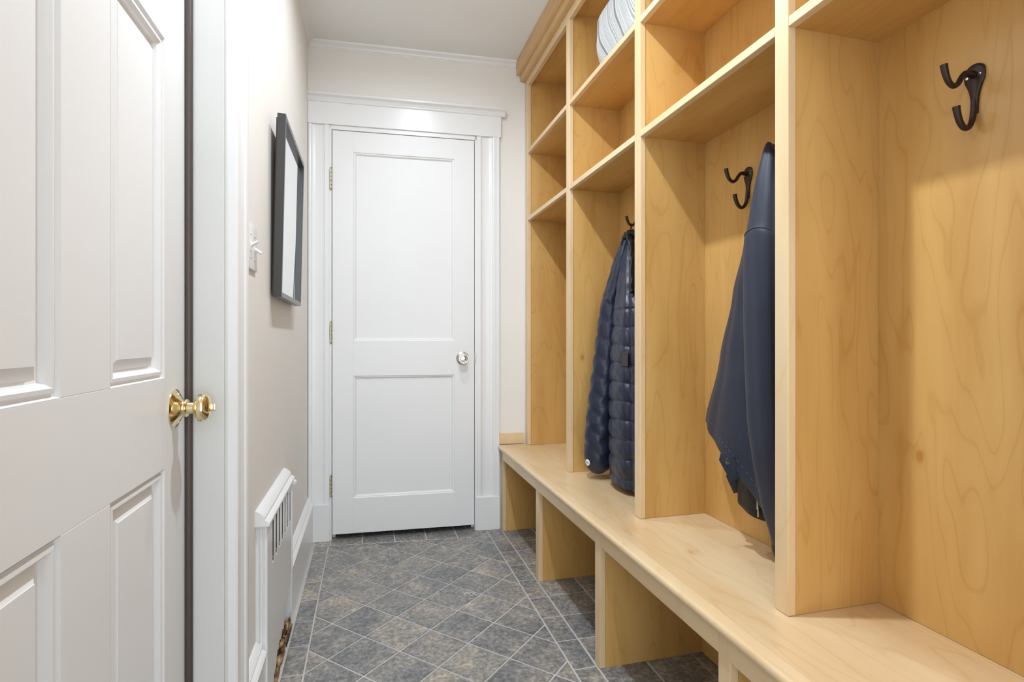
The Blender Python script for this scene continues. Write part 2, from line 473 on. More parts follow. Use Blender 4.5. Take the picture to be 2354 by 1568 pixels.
# ------------------------------------------------------------------ CEILING, WALLS
bm = bmesh.new(); box(bm, -0.50, 1.20, -0.75, 3.10, CEIL, CEIL + 0.08)
structure(finish('ceiling', bm, M_CEIL))
bm = bmesh.new()
box(bm, -0.47, -0.287, 1.252, 3.05, -0.05, CEIL)          # beyond the exterior door
box(bm, -0.47, -0.287, 0.436, 1.252, 2.075, CEIL)         # above it
box(bm, -0.47, -0.287, -0.70, 0.436, -0.05, CEIL)         # on the near side
structure(finish('wall_left', bm, M_WALL))
bm = bmesh.new(); box(bm, 1.062, 1.16, -0.70, 3.05, -0.05, CEIL)
structure(finish('wall_right', bm, M_WALL))

# far wall frame: local x along the wall, local y into the wall
FW_ANG = -math.atan(0.0514)
FW_LOC = (0.0, 2.831, 0.0)
WV = 0.018
bm = bmesh.new()
box(bm, -0.36, -0.196, WV, 0.16, -0.05, CEIL)
box(bm, 0.562, 1.12, WV, 0.16, -0.05, CEIL)
box(bm, -0.196, 0.562, WV, 0.16, 2.062, CEIL)
wall_back = structure(finish('wall_back', bm, M_WALL, loc=FW_LOC, rot=(0, 0, FW_ANG)))

# ------------------------------------------------------------------ DOOR SLABS
def nest(bm, x0, x1, z0, z1, loops):
    """nested rectangles (inset, depth) from an opening; last one capped"""
    prev = None
    for ins, d in loops:
        r = [bm.verts.new(p) for p in ((x0+ins, d, z0+ins), (x1-ins, d, z0+ins), (x1-ins, d, z1-ins), (x0+ins, d, z1-ins))]
        if prev:
            for i in range(4):
                j = (i+1) % 4
                bm.faces.new((prev[i], prev[j], r[j], r[i]))
        prev = r
    bm.faces.new(prev)

def door_slab(x0, x1, z0, z1, xb, zb, loops, thick=0.04):
    """xb: list of panel columns (xa, xb); zb: list of panel rows. Face at y=0, body towards +y"""
    bm = bmesh.new()
    ev = 0.0008
    xe = [x0] + [v for p in xb for v in p] + [x1]
    # stiles (outer two full height)
    box(bm, x0, xb[0][0], 0, thick, z0, z1, ev, 1)
    box(bm, xb[-1][1], x1, 0, thick, z0, z1, ev, 1)
    ze = [z0] + [v for p in zb for v in p] + [z1]
    for k in range(0, len(ze), 2):                          # rails
        box(bm, xb[0][0], xb[-1][1], 0, thick, ze[k], ze[k+1], ev, 1)
    for (a, c) in zip(xb[:-1], xb[1:]):                     # mullions
        for (za, zc) in zb:
            box(bm, a[1], c[0], 0, thick, za, zc, ev, 1)
    for (a, c) in xb:
        for (za, zc) in zb:
            nest(bm, a, c, za, zc, loops)
    # solid core so no light passes
    box(bm, x0 + .002, x1 - .002, 0.022, thick - .002, z0 + .002, z1 - .002)
    return bm

# far interior door: two recessed panels
loopsF = [(0, 0.001), (0.003, 0.004), (0.007, 0.0045), (0.013, 0.011), (0.014, 0.012)]
bm = door_slab(-0.1725, 0.5395, 0.028, 2.045, [(-0.0705, 0.4355)], [(0.2045, 0.8172), (0.9945, 1.9415)], loopsF)
bmesh.ops.translate(bm, verts=bm.verts[:], vec=(0, 0.004, 0))
door2 = structure(finish('door_2', bm, M_DOOR, loc=FW_LOC, rot=(0, 0, FW_ANG)))
# hinges
for zc in (1.800, 1.036, 0.272):
    bm = bmesh.new()
    hx = -0.1785; hy = -0.003
    for k in range(5):
        a = zc - 0.05 + k*0.02
        lathe(bm, [(0.0004, 0.0035), (0.0010, 0.0058), (0.019, 0.0058), (0.0196, 0.0035)], (hx, hy, a), (0, 0, 1), 14)
    lathe(bm, [(0, 0.002), (0.002, 0.0045), (0.008, 0.0022), (0.010, 0.0)], (hx, hy, zc + 0.05), (0, 0, 1), 12)
    lathe(bm, [(0, 0.002), (0.002, 0.0045), (0.006, 0.0)], (hx, hy, zc - 0.05), (0, 0, -1), 12)
    box(bm, hx - 0.001, hx + 0.003, hy + 0.003, 0.03, zc - 0.05, zc + 0.05)
    h = finish('hinge', bm, M_NICKEL, door2, True, 40)
    h['label'] = 'aged brass butt hinge'
# crystal knob
bm = bmesh.new()
kx, kz = 0.478, 0.903
lathe(bm, [(0, 0.033), (0.003, 0.033), (0.005, 0.030), (0.006, 0.024), (0.012, 0.014), (0.022, 0.0105), (0.030, 0.013), (0.033, 0.018)], (kx, 0.004, kz), (0, -1, 0), 36)
kn = finish('knob_rosette', bm, M_NICKEL, door2, True, 35); kn['label'] = 'aged brass rosette of the glass knob'
bm = bmesh.new()
lathe(bm, [(0.030, 0.012), (0.034, 0.020), (0.040, 0.0265), (0.050, 0.0275), (0.057, 0.022), (0.060, 0.013), (0.0615, 0.0)], (kx, 0.004, kz), (0, -1, 0), 12)
kn = finish('knob', bm, M_CRYSTAL, door2); kn['label'] = 'faceted clear glass knob'
bm = bmesh.new()      # silver reflector added inside the glass to brighten the knob
lathe(bm, [(0.0415, 0.0), (0.0412, 0.006), (0.0400, 0.012), (0.0412, 0.017), (0.0395, 0.0225), (0.0375, 0.0)], (kx, 0.004, kz), (0, -1, 0), 12)
finish('knob_reflector', bm, M_SILVER, kn)
# strike plate on the jamb
bm = bmesh.new()
box(bm, 0.5405, 0.5435, -0.0015, 0.012, 0.877, 0.930, 0.0006, 1)
tube(bm, [(0.543, -0.001, 0.880), (0.5445, -0.004, 0.885), (0.5445, -0.004, 0.922), (0.543, -0.001, 0.927)], 0.0016, 8)
sp = finish('strike_plate', bm, M_NICKEL, door2, True, 40); sp['label'] = 'aged brass strike plate'

# left exterior door: six raised panels, face in the plane x = -0.36
LDX = -0.362
loopsL = [(0, 0.0), (0.0025, 0.006), (0.006, 0.006), (0.008, 0.0025), (0.013, 0.002), (0.018, 0.0075), (0.020, 0.014), (0.024, 0.015), (0.040, 0.0075), (0.0405, 0.0060)]
bm = door_slab(0.442, 1.2455, 0.012, 2.045, [(0.562, 0.7800), (0.9125, 1.1300)], [(0.235, 0.7610), (0.9290, 1.5535), (1.660, 1.925)], loopsL, thick=0.045)
door1 = structure(finish('door_1', bm, M_DOOR, loc=(LDX, 0, 0), rot=(0, 0, math.radians(90))))
ky, kz = 1.1845, 0.867
bm = bmesh.new()   # local frame of the door: x = world y, -y = world +x
lathe(bm, [(0, 0.037), (0.0018, 0.037), (0.003, 0.0355), (0.008, 0.026), (0.013, 0.0175), (0.017, 0.0145), (0.0185, 0.0145)], (ky, 0, kz), (0, -1, 0), 48)
kn = finish('knob_rosette', bm, M_BRASS, door1, True, 50); kn['label'] = 'polished brass rosette'
bm = bmesh.new()
lathe(bm, [(0.0185, 0.0165), (0.0205, 0.0175), (0.0225, 0.0165), (0.0235, 0.0125), (0.034, 0.0122), (0.0355, 0.0135), (0.0375, 0.019), (0.042, 0.0255), (0.049, 0.0285), (0.056, 0.0265), (0.061, 0.020), (0.063, 0.0110), (0.0632, 0.0)], (ky, 0, kz), (0, -1, 0), 48)
kn = finish('knob', bm, M_BRASS, door1, True, 40)
bm = bmesh.new()
lathe(bm, [(0.062, 0.0085), (0.0645, 0.0085), (0.0655, 0.0)], (ky, 0, kz), (0, -1, 0), 20)
box(bm, ky - 0.0022, ky + 0.0022, -0.0715, -0.063, kz - 0.0075, kz + 0.0075, 0.0015, 2)
tb = finish('thumb_turn', bm, M_BRASS, kn, True, 40); tb['label'] = 'small brass thumb turn'
for dz in (0.0275, -0.0275):
    bm = bmesh.new()
    lathe(bm, [(0.005, 0.0024), (0.0085, 0.0024), (0.0090, 0.0)], (ky, 0, kz + dz), (0, -1, 0), 12)
    finish('screw', bm, M_SCREW, door1, True, 40)

# ------------------------------------------------------------------ LEFT DOOR FRAME
JY = 1.2480      # face of the far jamb, looking at the camera
def left_frame():
    bm = bmesh.new()
    # far jamb board (stop face with a bead at its room edge)
    box(bm, -0.470, -0.2895, JY, JY + 0.020, 0.0, 2.075, 0.0008, 1)
    box(bm, -0.2895, -0.2835, JY + 0.001, JY + 0.020, 0.0, 2.075, 0.002, 2)
    # head and near jamb
    box(bm, -0.470, -0.2835, 0.436, JY, 2.052, 2.075, 0.0008, 1)
    box(bm, -0.470, -0.2835, 0.418, 0.438, 0.0, 2.075, 0.0008, 1)
    return structure(finish('trim_1', bm, M_JAMB))
left_frame()
bm = bmesh.new()   # dark weatherstrip against the door edge, bulb profile
tube(bm, [(-0.3555, JY - 0.001, z) for z in (0.012, 0.5, 1.0, 1.5, 2.045)], 0.0075, 16)
box(bm, -0.3615, -0.3475, JY - 0.0045, JY + 0.002, 0.012, 2.050)
ws = finish('weatherstrip', bm, M_STRIP, None, True, 40)
tag(ws, 'dark brown weatherstrip running down between the left panelled door and its jamb', 'weatherstrip')

# casing of the left door: back band + moulded face
def casing_profile():
    # (y from inner edge, x out of wall)
    return [(0.000, 0.000), (0.000, 0.019), (0.003, 0.022), (0.010, 0.022), (0.014, 0.019), (0.018, 0.017), (0.052, 0.0175),
            (0.058, 0.020), (0.064, 0.021), (0.068, 0.0255), (0.074, 0.027), (0.086, 0.0265), (0.090, 0.023), (0.090, 0.000)]
bm = bmesh.new()
poly_prism(bm, casing_profile(), lambda p, t: (-0.287 + p[1], JY + 0.004 + p[0], t), 0.0, 2.165)
poly_prism(bm, casing_profile(), lambda p, t: (-0.287 + p[1], 0.434 - p[0], t), 0.0, 2.165)
poly_prism(bm, casing_profile(), lambda p, t: (-0.287 + p[1], t, 2.073 + p[0]), 0.344, 1.342)
structure(finish('trim_2', bm, M_TRIM))

# ------------------------------------------------------------------ FAR DOOR FRAME
def fw(name, bm, mat):
    return structure(finish(name, bm, mat, loc=FW_LOC, rot=(0, 0, FW_ANG)))
bm = bmesh.new()     # jambs and head
box(bm, -0.196, -0.1755, 0.003, 0.15, 0.0, 2.070, 0.0006, 1)
box(bm, 0.5425, 0.562, 0.003, 0.15, 0.0, 2.070, 0.0006, 1)
box(bm, -0.196, 0.562, 0.003, 0.15, 2.0485, 2.070, 0.0006, 1)
box(bm, -0.1755, -0.162, 0.050, 0.062, 0.0, 2.0485)     # stops
box(bm, 0.529, 0.5425, 0.050, 0.062, 0.0, 2.0485)
box(bm, -0.1755, 0.5425, 0.050, 0.062, 2.036, 2.0485)
fw('trim_3', bm, M_TRIM)
cas = [(0.000, 0.018), (0.000, 0.002), (0.0015, 0.000), (0.022, 0.000), (0.026, 0.004), (0.034, 0.0065), (0.050, 0.0070), (0.066, 0.0060), (0.078, 0.0035),
       (0.084, 0.003), (0.086, -0.002), (0.092, -0.0035), (0.108, -0.003), (0.114, -0.006), (0.1195, -0.006), (0.1205, 0.018)]
bm = bmesh.new()
poly_prism(bm, [(-0.186 - max(0, min(a, 0.0985)), c) for a, c in cas], lambda p, t: (p[0], p[1], t), 0.176, 2.070)
poly_prism(bm, [(0.5525 + a, c) for a, c in cas], lambda p, t: (p[0], p[1], t), 0.172, 2.070)
fw('trim_4', bm, M_TRIM)
bm = bmesh.new()     # plinth blocks
box(bm, -0.2845, -0.1835, -0.010, WV, 0.0, 0.182, 0.0015, 2)
box(bm, 0.5475, 0.6745, -0.011, WV, 0.0, 0.174, 0.0015, 2)
fw('trim_5', bm, M_TRIM)
bm = bmesh.new()     # head casing board with a cap moulding
box(bm, -0.2865, 0.682, -0.006, WV, 2.070, 2.182, 0.0015, 2)
cap = [(0.0, 2.178), (-0.008, 2.178), (-0.010, 2.180), (-0.012, 2.184), (-0.012, 2.187), (-0.014, 2.190), (-0.018, 2.198), (-0.025, 2.204), (-0.030, 2.207), (-0.030, 2.216), (-0.026, 2.218), (WV, 2.218), (WV, 2.178)]
poly_prism(bm, cap, lambda p, t: (t, p[0], p[1]), -0.2865, 0.702)
fw('trim_6', bm, M_TRIM)
bm = bmesh.new()     # black panel, paints the shade behind the door gap
box(bm, -0.18, 0.55, 0.152, 0.158, -0.001, 2.05)
fw('door_gap_shade', bm, M_DARK)

# ------------------------------------------------------------------ CROWN (white)
cr = [(0, 0), (0.0, -0.034), (0.003, -0.034), (0.004, -0.030), (0.008, -0.026), (0.010, -0.019), (0.016, -0.012), (0.022, -0.008), (0.024, -0.004), (0.0255, 0.0)]
bm = bmesh.new()
poly_prism(bm, cr, lambda p, t: (-0.287 + p[0], t, CEIL + p[1]), -0.6, 2.86)
structure(finish('trim_8', bm, M_TRIM))
bm = bmesh.new()
poly_prism(bm, cr, lambda p, t: (t, WV - p[0], CEIL + p[1]), -0.2875, 0.775)
fw('trim_9', bm, M_TRIM)

# ------------------------------------------------------------------ BASEBOARD LEFT
bp_ = [(0.0, 0.0), (0.024, 0.0), (0.024, 0.183), (0.0285, 0.184), (0.0285, 0.189), (0.024, 0.194), (0.016, 0.200), (0.0165, 0.207), (0.010, 0.214), (0.004, 0.219), (0.0, 0.220)]
bp2 = [(a, b_ if b_ < .1 else b_ - 0.018) for a, b_ in bp_]
bm = bmesh.new()
poly_prism(bm, bp_, lambda p, t: (-0.287 + p[0], t, p[1]), 2.048, 2.846)
poly_prism(bm, bp2, lambda p, t: (-0.287 + p[0], t, p[1]), JY + 0.094, 1.560)
poly_prism(bm, bp2, lambda p, t: (-0.287 + p[0], t, p[1]), -0.60, 0.344)
structure(finish('baseboard_left', bm, M_TRIM))

# ------------------------------------------------------------------ VENT COVER ON THE LEFT WALL
vent = thing('wall_vent_cover', 'white wooden slotted wall vent cover with a moulded cap and broken lower edge', 'vent cover', (-0.287, 1.80, 0.0))
vo = Vector(rel(vent))
def vt(p): return (p[0] + vo.x, p[1] + vo.y, p[2] + vo.z)
VY0, VY1, VX = 1.562, 2.046, -0.2585
SLOTS = [1.655 + 0.0575*k for k in range(7)]
bm = bmesh.new()
# face board built as strips between slots, ragged bottom edge
cuts = [VY0]
for s in SLOTS: cuts += [s - 0.012, s + 0.012]
cuts.append(VY1)
def ragged(y):
    t = (y - VY0) / (VY1 - VY0)
    pts = [(0.0, 0.002), (0.10, 0.004), (0.20, 0.030), (0.30, 0.060), (0.36, 0.082), (0.42, 0.086), (0.52, 0.088), (0.60, 0.094), (0.66, 0.112), (0.74, 0.118), (0.82, 0.150), (0.88, 0.155), (0.94, 0.185), (0.965, 0.19), (1.0, 0.19)]
    for (a, za), (b_, zb) in zip(pts[:-1], pts[1:]):
        if a <= t <= b_: 
            z = za + (zb - za)*(t - a)/(b_ - a); break
    else: z = 0.19
    if t < 0.96: z += 0.006*math.sin(t*61) + 0.004*math.sin(t*143 + 1)
    return max(z, 0.0)
def strip(y0, y1, z0f, z1, x0=VX - 0.008, x1=VX, n=8):
    ysn = [y0 + (y1 - y0)*k/n for k in range(n+1)]
    rows = []
    bot_f = [bm.verts.new(vt((x1, y, z0f(y)))) for y in ysn]
    top_f = [bm.verts.new(vt((x1, y, z1))) for y in ysn]
    bot_b = [bm.verts.new(vt((x0, y, z0f(y)))) for y in ysn]
    top_b = [bm.verts.new(vt((x0, y, z1))) for y in ysn]
    for k in range(n):
        bm.faces.new((bot_f[k], bot_f[k+1], top_f[k+1], top_f[k]))
        bm.faces.new((bot_b[k], bot_b[k+1], top_b[k+1], top_b[k]))
        bm.faces.new((bot_f[k], bot_f[k+1], bot_b[k+1], bot_b[k]))
        bm.faces.new((top_f[k], top_f[k+1], top_b[k+1], top_b[k]))
    for k in (0, n):
        bm.faces.new((bot_f[k], top_f[k], top_b[k], bot_b[k]))
ZS0, ZS1, ZT = 0.372, 0.492, 0.515
strip(VY0, VY1, ragged, ZS0, n=90)
strip(VY0, VY1, lambda y: ZS1, ZT, n=2)
for k in range(0, len(cuts), 2):
    strip(cuts[k], cuts[k+1], lambda y: ZS0, ZS1, x0=VX - 0.0012, n=1)
finish('face_board', bm, M_TRIM, vent)
bm = bmesh.new()   # near side return with two mouldings, far side return, long thin far batten
def vbox(x0, x1, y0, y1, z0, z1, bev=0.0):
    box(bm, x0+vo.x, x1+vo.x, y0+vo.y, y1+vo.y, z0+vo.z, z1+vo.z, bev, 2)
vbox(-0.287, VX - 0.008, VY0, VY0 + 0.010, 0.0, ZT)
vbox(-0.276, -0.270, VY0 - 0.004, VY0, 0.19, ZT, 0.001)
vbox(-0.266, VX - 0.001, VY0 - 0.003, VY0, 0.19, ZT, 0.001)
finish('side_board', bm, M_TRIM, vent); bm = bmesh.new()
vbox(-0.287, VX - 0.008, VY1 - 0.010, VY1, 0.02, ZT)
vbox(VX - 0.0082, VX + 0.0015, VY1 - 0.010, VY1 + 0.003, 0.045, ZT - 0.05)
finish('side_board', bm, M_TRIM, vent)
capv = [(0.0, 0.507), (0.034, 0.507), (0.036, 0.510), (0.036, 0.514), (0.030, 0.520), (0.024, 0.523), (0.024, 0.530), (0.018, 0.538), (0.010, 0.544), (0.004, 0.548), (0.0, 0.548)]
bm = bmesh.new()
poly_prism(bm, capv, lambda p, t: vt((-0.287 + p[0], t, p[1])), VY0 - 0.012, VY1 + 0.010)
lathe(bm, [(0, 0.006), (0.014, 0.006), (0.015, 0.0085), (0.022, 0.0085), (0.0225, 0)], vt((VX + 0.004, VY1 + 0.004, 0.494)), (0, 1, 0), 12)
finish('cap_moulding', bm, M_TRIM, vent, True, 30)
bm = bmesh.new()   # near-black panel, shade of the duct painted behind the slots
vbox(-0.2865, -0.284, VY0 + 0.012, VY1 - 0.012, 0.20, 0.505)
finish('slot_shade_panel', bm, M_DARK, vent)['label'] = 'near-black panel painting the shade behind the slots'
bm = bmesh.new()   # exposed rotten framing
random.seed(3)
y = 1.52
rr = random.Random(5)
k = 0
while y < 2.03:
    l = rr.uniform(0.03, 0.10)
    h = rr.uniform(0.006, 0.020)
    vbox(-0.2865, -0.2545 - rr.uniform(0, 0.007), y if y > VY0 else VY0, min(y + l, 2.035), -0.0018, h, 0.0015)
    y += l*0.82
    k += 1
for k in range(9):
    yy = rr.uniform(VY0 + .06, 1.98)
    p = [vt((-0.268 + rr.uniform(-.006, .006), yy + 0.03*j, 0.028 + 0.006*rr.random())) for j in range(3)]
    tube(bm, p, [0.005, 0.006, 0.003], 6)
finish('rotten_sill', bm, M_ROT, vent)['label'] = 'exposed brown rotten wood under the broken edge'
bm = bmesh.new(); vbox(-0.2869, -0.2855, VY0 + 0.01, VY1 - 0.012, 0.0, 0.22)  # near-black panel, paints the hollow's shade behind the broken edge
finish('cavity_shade_panel', bm, M_DARK, vent)

# ------------------------------------------------------------------ MIRROR
mir = thing('wall_mirror', 'small mirror in a charcoal frame tilted forward on the left wall', 'mirror', (-0.2775, 2.015, 1.131))
MW, MH, MD = 0.495, 0.556, 0.024
mir.rotation_euler = (0, math.radians(1.3), 0)
fwid = 0.015
bm = bmesh.new()   # local: y along wall, z up, x out
y0, y1 = -MW/2, MW/2
box(bm, 0, MD, y0, y0 + fwid, 0, MH, 0.0012, 2)
box(bm, 0, MD, y1 - fwid, y1, 0, MH, 0.0012, 2)
box(bm, 0, MD, y0 + fwid, y1 - fwid, 0, fwid, 0.0012, 2)
box(bm, 0, MD, y0 + fwid, y1 - fwid, MH - fwid, MH, 0.0012, 2)
finish('frame', bm, M_MFRAME, mir)
bm = bmesh.new(); box(bm, 0.010, 0.0125, y0 + fwid - .004, y1 - fwid + .004, fwid - .004, MH - fwid + .004)
finish('mirror_glass', bm, M_MIRROR, mir)
bm = bmesh.new(); box(bm, -0.004, 0.004, y0 + .010, y1 - .010, .010, MH - .010)
for zz in (0.08, 0.2, 0.34, 0.36, 0.45):
    lathe(bm, [(0, 0.002), (0.003, 0.002), (0.004, 0)], (0.0, y0 + 0.012, zz), (0, -1, 0), 8)
finish('backing_board', bm, M_MBACK, mir)
bm = bmesh.new()
tube(bm, [(-0.005, 0, MH - 0.06), (-0.016, 0, MH - 0.055)], 0.003, 8)
box(bm, -0.008, -0.003, -0.02, 0.02, MH - 0.075, MH - 0.045)
finish('hanger', bm, M_SCREW, mir)

# ------------------------------------------------------------------ SWITCH PLATE
sw = thing('light_switch', 'white double toggle light switch plate beside the left door casing', 'light switch', (-0.287, 1.492, 1.233))
bm = bmesh.new()
box(bm, 0, 0.006, -0.0575, 0.0575, -0.0575, 0.0575, 0.003, 3)
finish('plate', bm, M_PLAST, sw, True, 40)
for yy, up in ((-0.023, 1), (0.023, -1)):
    bm = bmesh.new()
    box(bm, 0.0055, 0.0075, yy - 0.005, yy + 0.005, -0.013, 0.013, 0.0008, 1)
    a = [(0.004, yy, 0), (0.012, yy, 0.005*up), (0.0225, yy, 0.0115*up)]
    tube(bm, a, [0.0045, 0.0042, 0.0036], 10)
    finish('toggle', bm, M_PLAST, sw, True, 40)
    for zz in (0.030, -0.030):
        bm = bmesh.new()
        lathe(bm, [(0, 0.0032), (0.0012, 0.0026), (0.0014, 0)], (0.006, yy, zz), (1, 0, 0), 12)
        finish('screw', bm, M_SCREW, sw, True, 40)

# ------------------------------------------------------------------ BENCH
DFAR = [2.787 - 0.613*k for k in range(6)]
DW = 0.037
BZ = 0.4435
YN = -0.315
bench = thing('mudroom_bench', 'long low maple bench under the birch lockers with open shoe bays', 'bench', (0.85, 1.20, 0.0))
bo = rel(bench)
def bb(bm, x0, x1, y0, y1, z0, z1, bev=0.0, seg=2, o=bo):
    box(bm, x0+o[0], x1+o[0], y0+o[1], y1+o[1], z0+o[2], z1+o[2], bev, seg)
bm = bmesh.new(); bb(bm, 0.6985, 1.0575, YN, 2.787, BZ - 0.022, BZ - 0.0002)
finish('seat_panel', bm, M_SEAT, bench)
bm = bmesh.new()
nz_ = [(0.6980, BZ), (0.6700, BZ), (0.6665, BZ - 0.0012), (0.6640, BZ - 0.004), (0.6625, BZ - 0.009), (0.6630, BZ - 0.014), (0.6650, BZ - 0.0185), (0.6690, BZ - 0.0225), (0.6980, BZ - 0.0235)]
poly_prism(bm, nz_, lambda p, t: (p[0]+bo[0], t+bo[1], p[1]), YN, 2.787)
finish('nosing', bm, M_FRAME_Y, bench, True, 60)['label'] = 'rounded solid maple front edge of the seat'
bm = bmesh.new()
for k in range(5):
    bb(bm, 0.680, 0.699, DFAR[k+1] + 0.0002, DFAR[k] - DW - 0.0002, 0.372, BZ - 0.0236, 0.001)
finish('apron_rail', bm, M_FRAME_Y, bench)
for k in range(6):
    y1 = DFAR[k]; y0 = y1 - DW
    bm = bmesh.new(); bb(bm, 0.680, 0.699, y0, y1, 0.0005, BZ - 0.0236, 0.0012)
    finish('leg', bm, M_FRAME_Z, bench)
    bm = bmesh.new(); bb(bm, 0.6995, 1.0345, y0 + 0.0008, y1 - 0.0008, 0.0005, BZ - 0.0225)
    finish('divider', bm, M_PANEL, bench)
bm = bmesh.new(); bb(bm, 1.0350, 1.0550, YN, 2.787, 0.0005, BZ - 0.0225)
finish('back_panel', bm, M_PANEL_Y, bench)
# small wood upstand on the far wall, at the end of the seat
bm = bmesh.new()
box(bm, 0.6745, 0.806, 0.006, WV + 0.001, BZ + 0.001, 0.502, 0.001)
ups = finish('backsplash_strip', bm, M_FRAME_Y, None, loc=FW_LOC, rot=(0, 0, FW_ANG))
tag(ups, 'short maple upstand strip on the far wall at the end of the bench', 'trim strip')

# ------------------------------------------------------------------ LOCKER CABINET
XF, XP, XB = 0.815, 0.834, 1.0450
ZT_ = 2.400
lock = thing('mudroom_locker_cabinet', 'tall honey birch open locker cabinet with cubbies, dividers and crown, standing on the bench', 'cabinet', (0.93, 1.20, BZ))
lo = rel(lock)
def lb(bm, x0, x1, y0, y1, z0, z1, bev=0.0, seg=2): box(bm, x0+lo[0], x1+lo[0], y0+lo[1], y1+lo[1], z0+lo[2], z1+lo[2], bev, seg)
Z0 = BZ + 0.0006
for k in range(6):
    y1 = DFAR[k]; y0 = y1 - DW
    bm = bmesh.new(); lb(bm, XF, XP, y0, y1, Z0, ZT_, 0.0014)
    finish('stile', bm, M_FRAME_Z, lock)
    bm = bmesh.new(); lb(bm, XP + 0.0012, XB, y0 + 0.0016, y1 - 0.0016, Z0, 2.378)
    finish('divider', bm, M_PANEL, lock)
for k in range(5):
    ya, yb = DFAR[k+1], DFAR[k] - DW
    for (z0, z1) in ((1.6290, 1.6490), (1.9830, 2.0030)):
        bm = bmesh.new(); lb(bm, XP + 0.0004, XB, ya - 0.0012, yb + 0.0012, z0 + 0.0005, z1 - 0.0005)
        sh = finish('shelf', bm, M_PANEL_Y, lock)
        bm = bmesh.new(); lb(bm, XF + 0.0004, XP, ya + 0.0002, yb - 0.0002, z0, z1, 0.0012)
        finish('shelf_edge', bm, M_FRAME_Y, sh)['label'] = 'pale solid maple front edge of the shelf'
    bm = bmesh.new(); lb(bm, XF + 0.0004, XP, ya + 0.0002, yb - 0.0002, 2.3440, ZT_, 0.0012)
    finish('top_rail', bm, M_FRAME_Y, lock)
bm = bmesh.new(); lb(bm, XP, XB, YN, 2.785, 2.366, 2.384)
finish('top_panel', bm, M_PANEL_Y, lock)
bm = bmesh.new(); lb(bm, XB + 0.0004, XB + 0.0125, YN, 2.785, Z0, 2.384)
finish('back_panel', bm, M_PANEL, lock)
bm = bmesh.new(); lb(bm, XF + 0.004, XP, 2.7872, 2.8045, Z0, 2.384, 0.001)
finish('scribe_strip', bm, M_CROWN, lock)
# crown: lower bed mould and upper cove
cb = [(XF, 2.382), (0.794, 2.382), (0.791, 2.384), (0.790, 2.390), (0.7865, 2.398), (0.786, 2.404), (0.787, 2.4135), (XF, 2.4135)]
cc = [(XF + 0.01, 2.4145), (0.7725, 2.4145), (0.7685, 2.417), (0.7670, 2.422), (0.7690, 2.431), (0.7685, 2.444), (0.7645, 2.457), (0.7640, CEIL - 0.004), (0.7655, CEIL - 0.0005), (XF + 0.01, CEIL - 0.0005)]
bm = bmesh.new()
poly_prism(bm, cb, lambda p, t: (p[0]+lo[0], t+lo[1], p[1]+lo[2]), YN, 2.803)
poly_prism(bm, cc, lambda p, t: (p[0]+lo[0], t+lo[1], p[1]+lo[2]), YN, 2.8045)
finish('crown_moulding', bm, M_CROWN, lock, True, 40)

# ------------------------------------------------------------------ HOOKS
def hook_parts(root):
    # local frame: origin on the panel at the plate centre top region, -x out of panel, y along, z up
    bm = bmesh.new()
    # pear-shaped back plate
    out = []
    prof = [(0.000, 0.0165), (0.008, 0.0172), (0.016, 0.0160), (0.026, 0.0118), (0.036, 0.0085), (0.048, 0.0065), (0.060, 0.0056), (0.074, 0.0052)]
    top = [(-0.0165*math.cos(a), 0.014*math.sin(a)) for a in [math.pi*k/12 for k in range(13)]]
    left = [(w_, -z_) for z_, w_ in prof]
    outline = [(p[0], p[1]) for p in top] + left[1:] + [(-w_, z_) for w_, z_ in [(a, b_) for a, b_ in left[1:]][::-1]]
    rings = []
    for xo, s in ((-0.0004, 1.0), (-0.0035, 1.0), (-0.0052, 0.86), (-0.006, 0.6)):
        rings.append([bm.verts.new((xo, y*s, z if s == 1.0 else (z if abs(z) > .05 else z*(0.5 + s*0.5)))) for y, z in outline])
    n = len(outline)
    for A, B in zip(rings[:-1], rings[1:]):
        for i in range(n):
            bm.faces.new((A[i], A[(i+1) % n], B[(i+1) % n], B[i]))
    bm.faces.new(rings[-1]); bm.faces.new(rings[0][::-1])
    finish('back_plate', bm, M_BRONZE, root, True, 50)
    # upper prong
    bm = bmesh.new()
    pts = catmull([(-0.002, 0, -0.006), (-0.016, 0, -0.005), (-0.026, 0, -0.006), (-0.034, 0, -0.014), (-0.042, 0, -0.0255), (-0.053, 0, -0.031), (-0.064, 0, -0.024), (-0.071, 0, -0.010), (-0.0745, 0, 0.004)], 5)
    rad = [0.0068 - 0.0022*min(1, i/12) + (0.0014*max(0, (i - 28)/12)) for i in range(len(pts))]
    tube(bm, pts, rad, 12)
    finish('upper_prong', bm, M_BRONZE, root, True, 50)
    # lower J
    bm = bmesh.new()
    pts = catmull([(-0.0040, 0, -0.050), (-0.0055, 0, -0.070), (-0.0085, 0, -0.086), (-0.0160, 0, -0.099), (-0.0270, 0, -0.102), (-0.0370, 0, -0.093), (-0.0430, 0, -0.079), (-0.0460, 0, -0.066)], 5)
    rad = [0.0048 + 0.0012*max(0, (i - 20)/15) for i in range(len(pts))]
    tube(bm, pts, rad, 12)
    finish('lower_prong', bm, M_BRONZE, root, True, 50)
    for yy, zz in ((-0.0105, -0.008), (0.0105, -0.008)):
        bm = bmesh.new()
        lathe(bm, [(0, 0.0030), (0.0016, 0.0026), (0.002, 0)], (-0.0050, yy, zz), (-1, 0, 0), 12)
        finish('screw', bm, M_SCREW, root, True, 40)['label'] = 'bright screw head'
hook = thing('coat_hook', 'empty dark bronze double coat hook alone in the nearest locker bay', 'coat hook', (XB, 0.722, 1.476), 0, 'bronze coat hooks in the lockers')
hook_parts(hook)
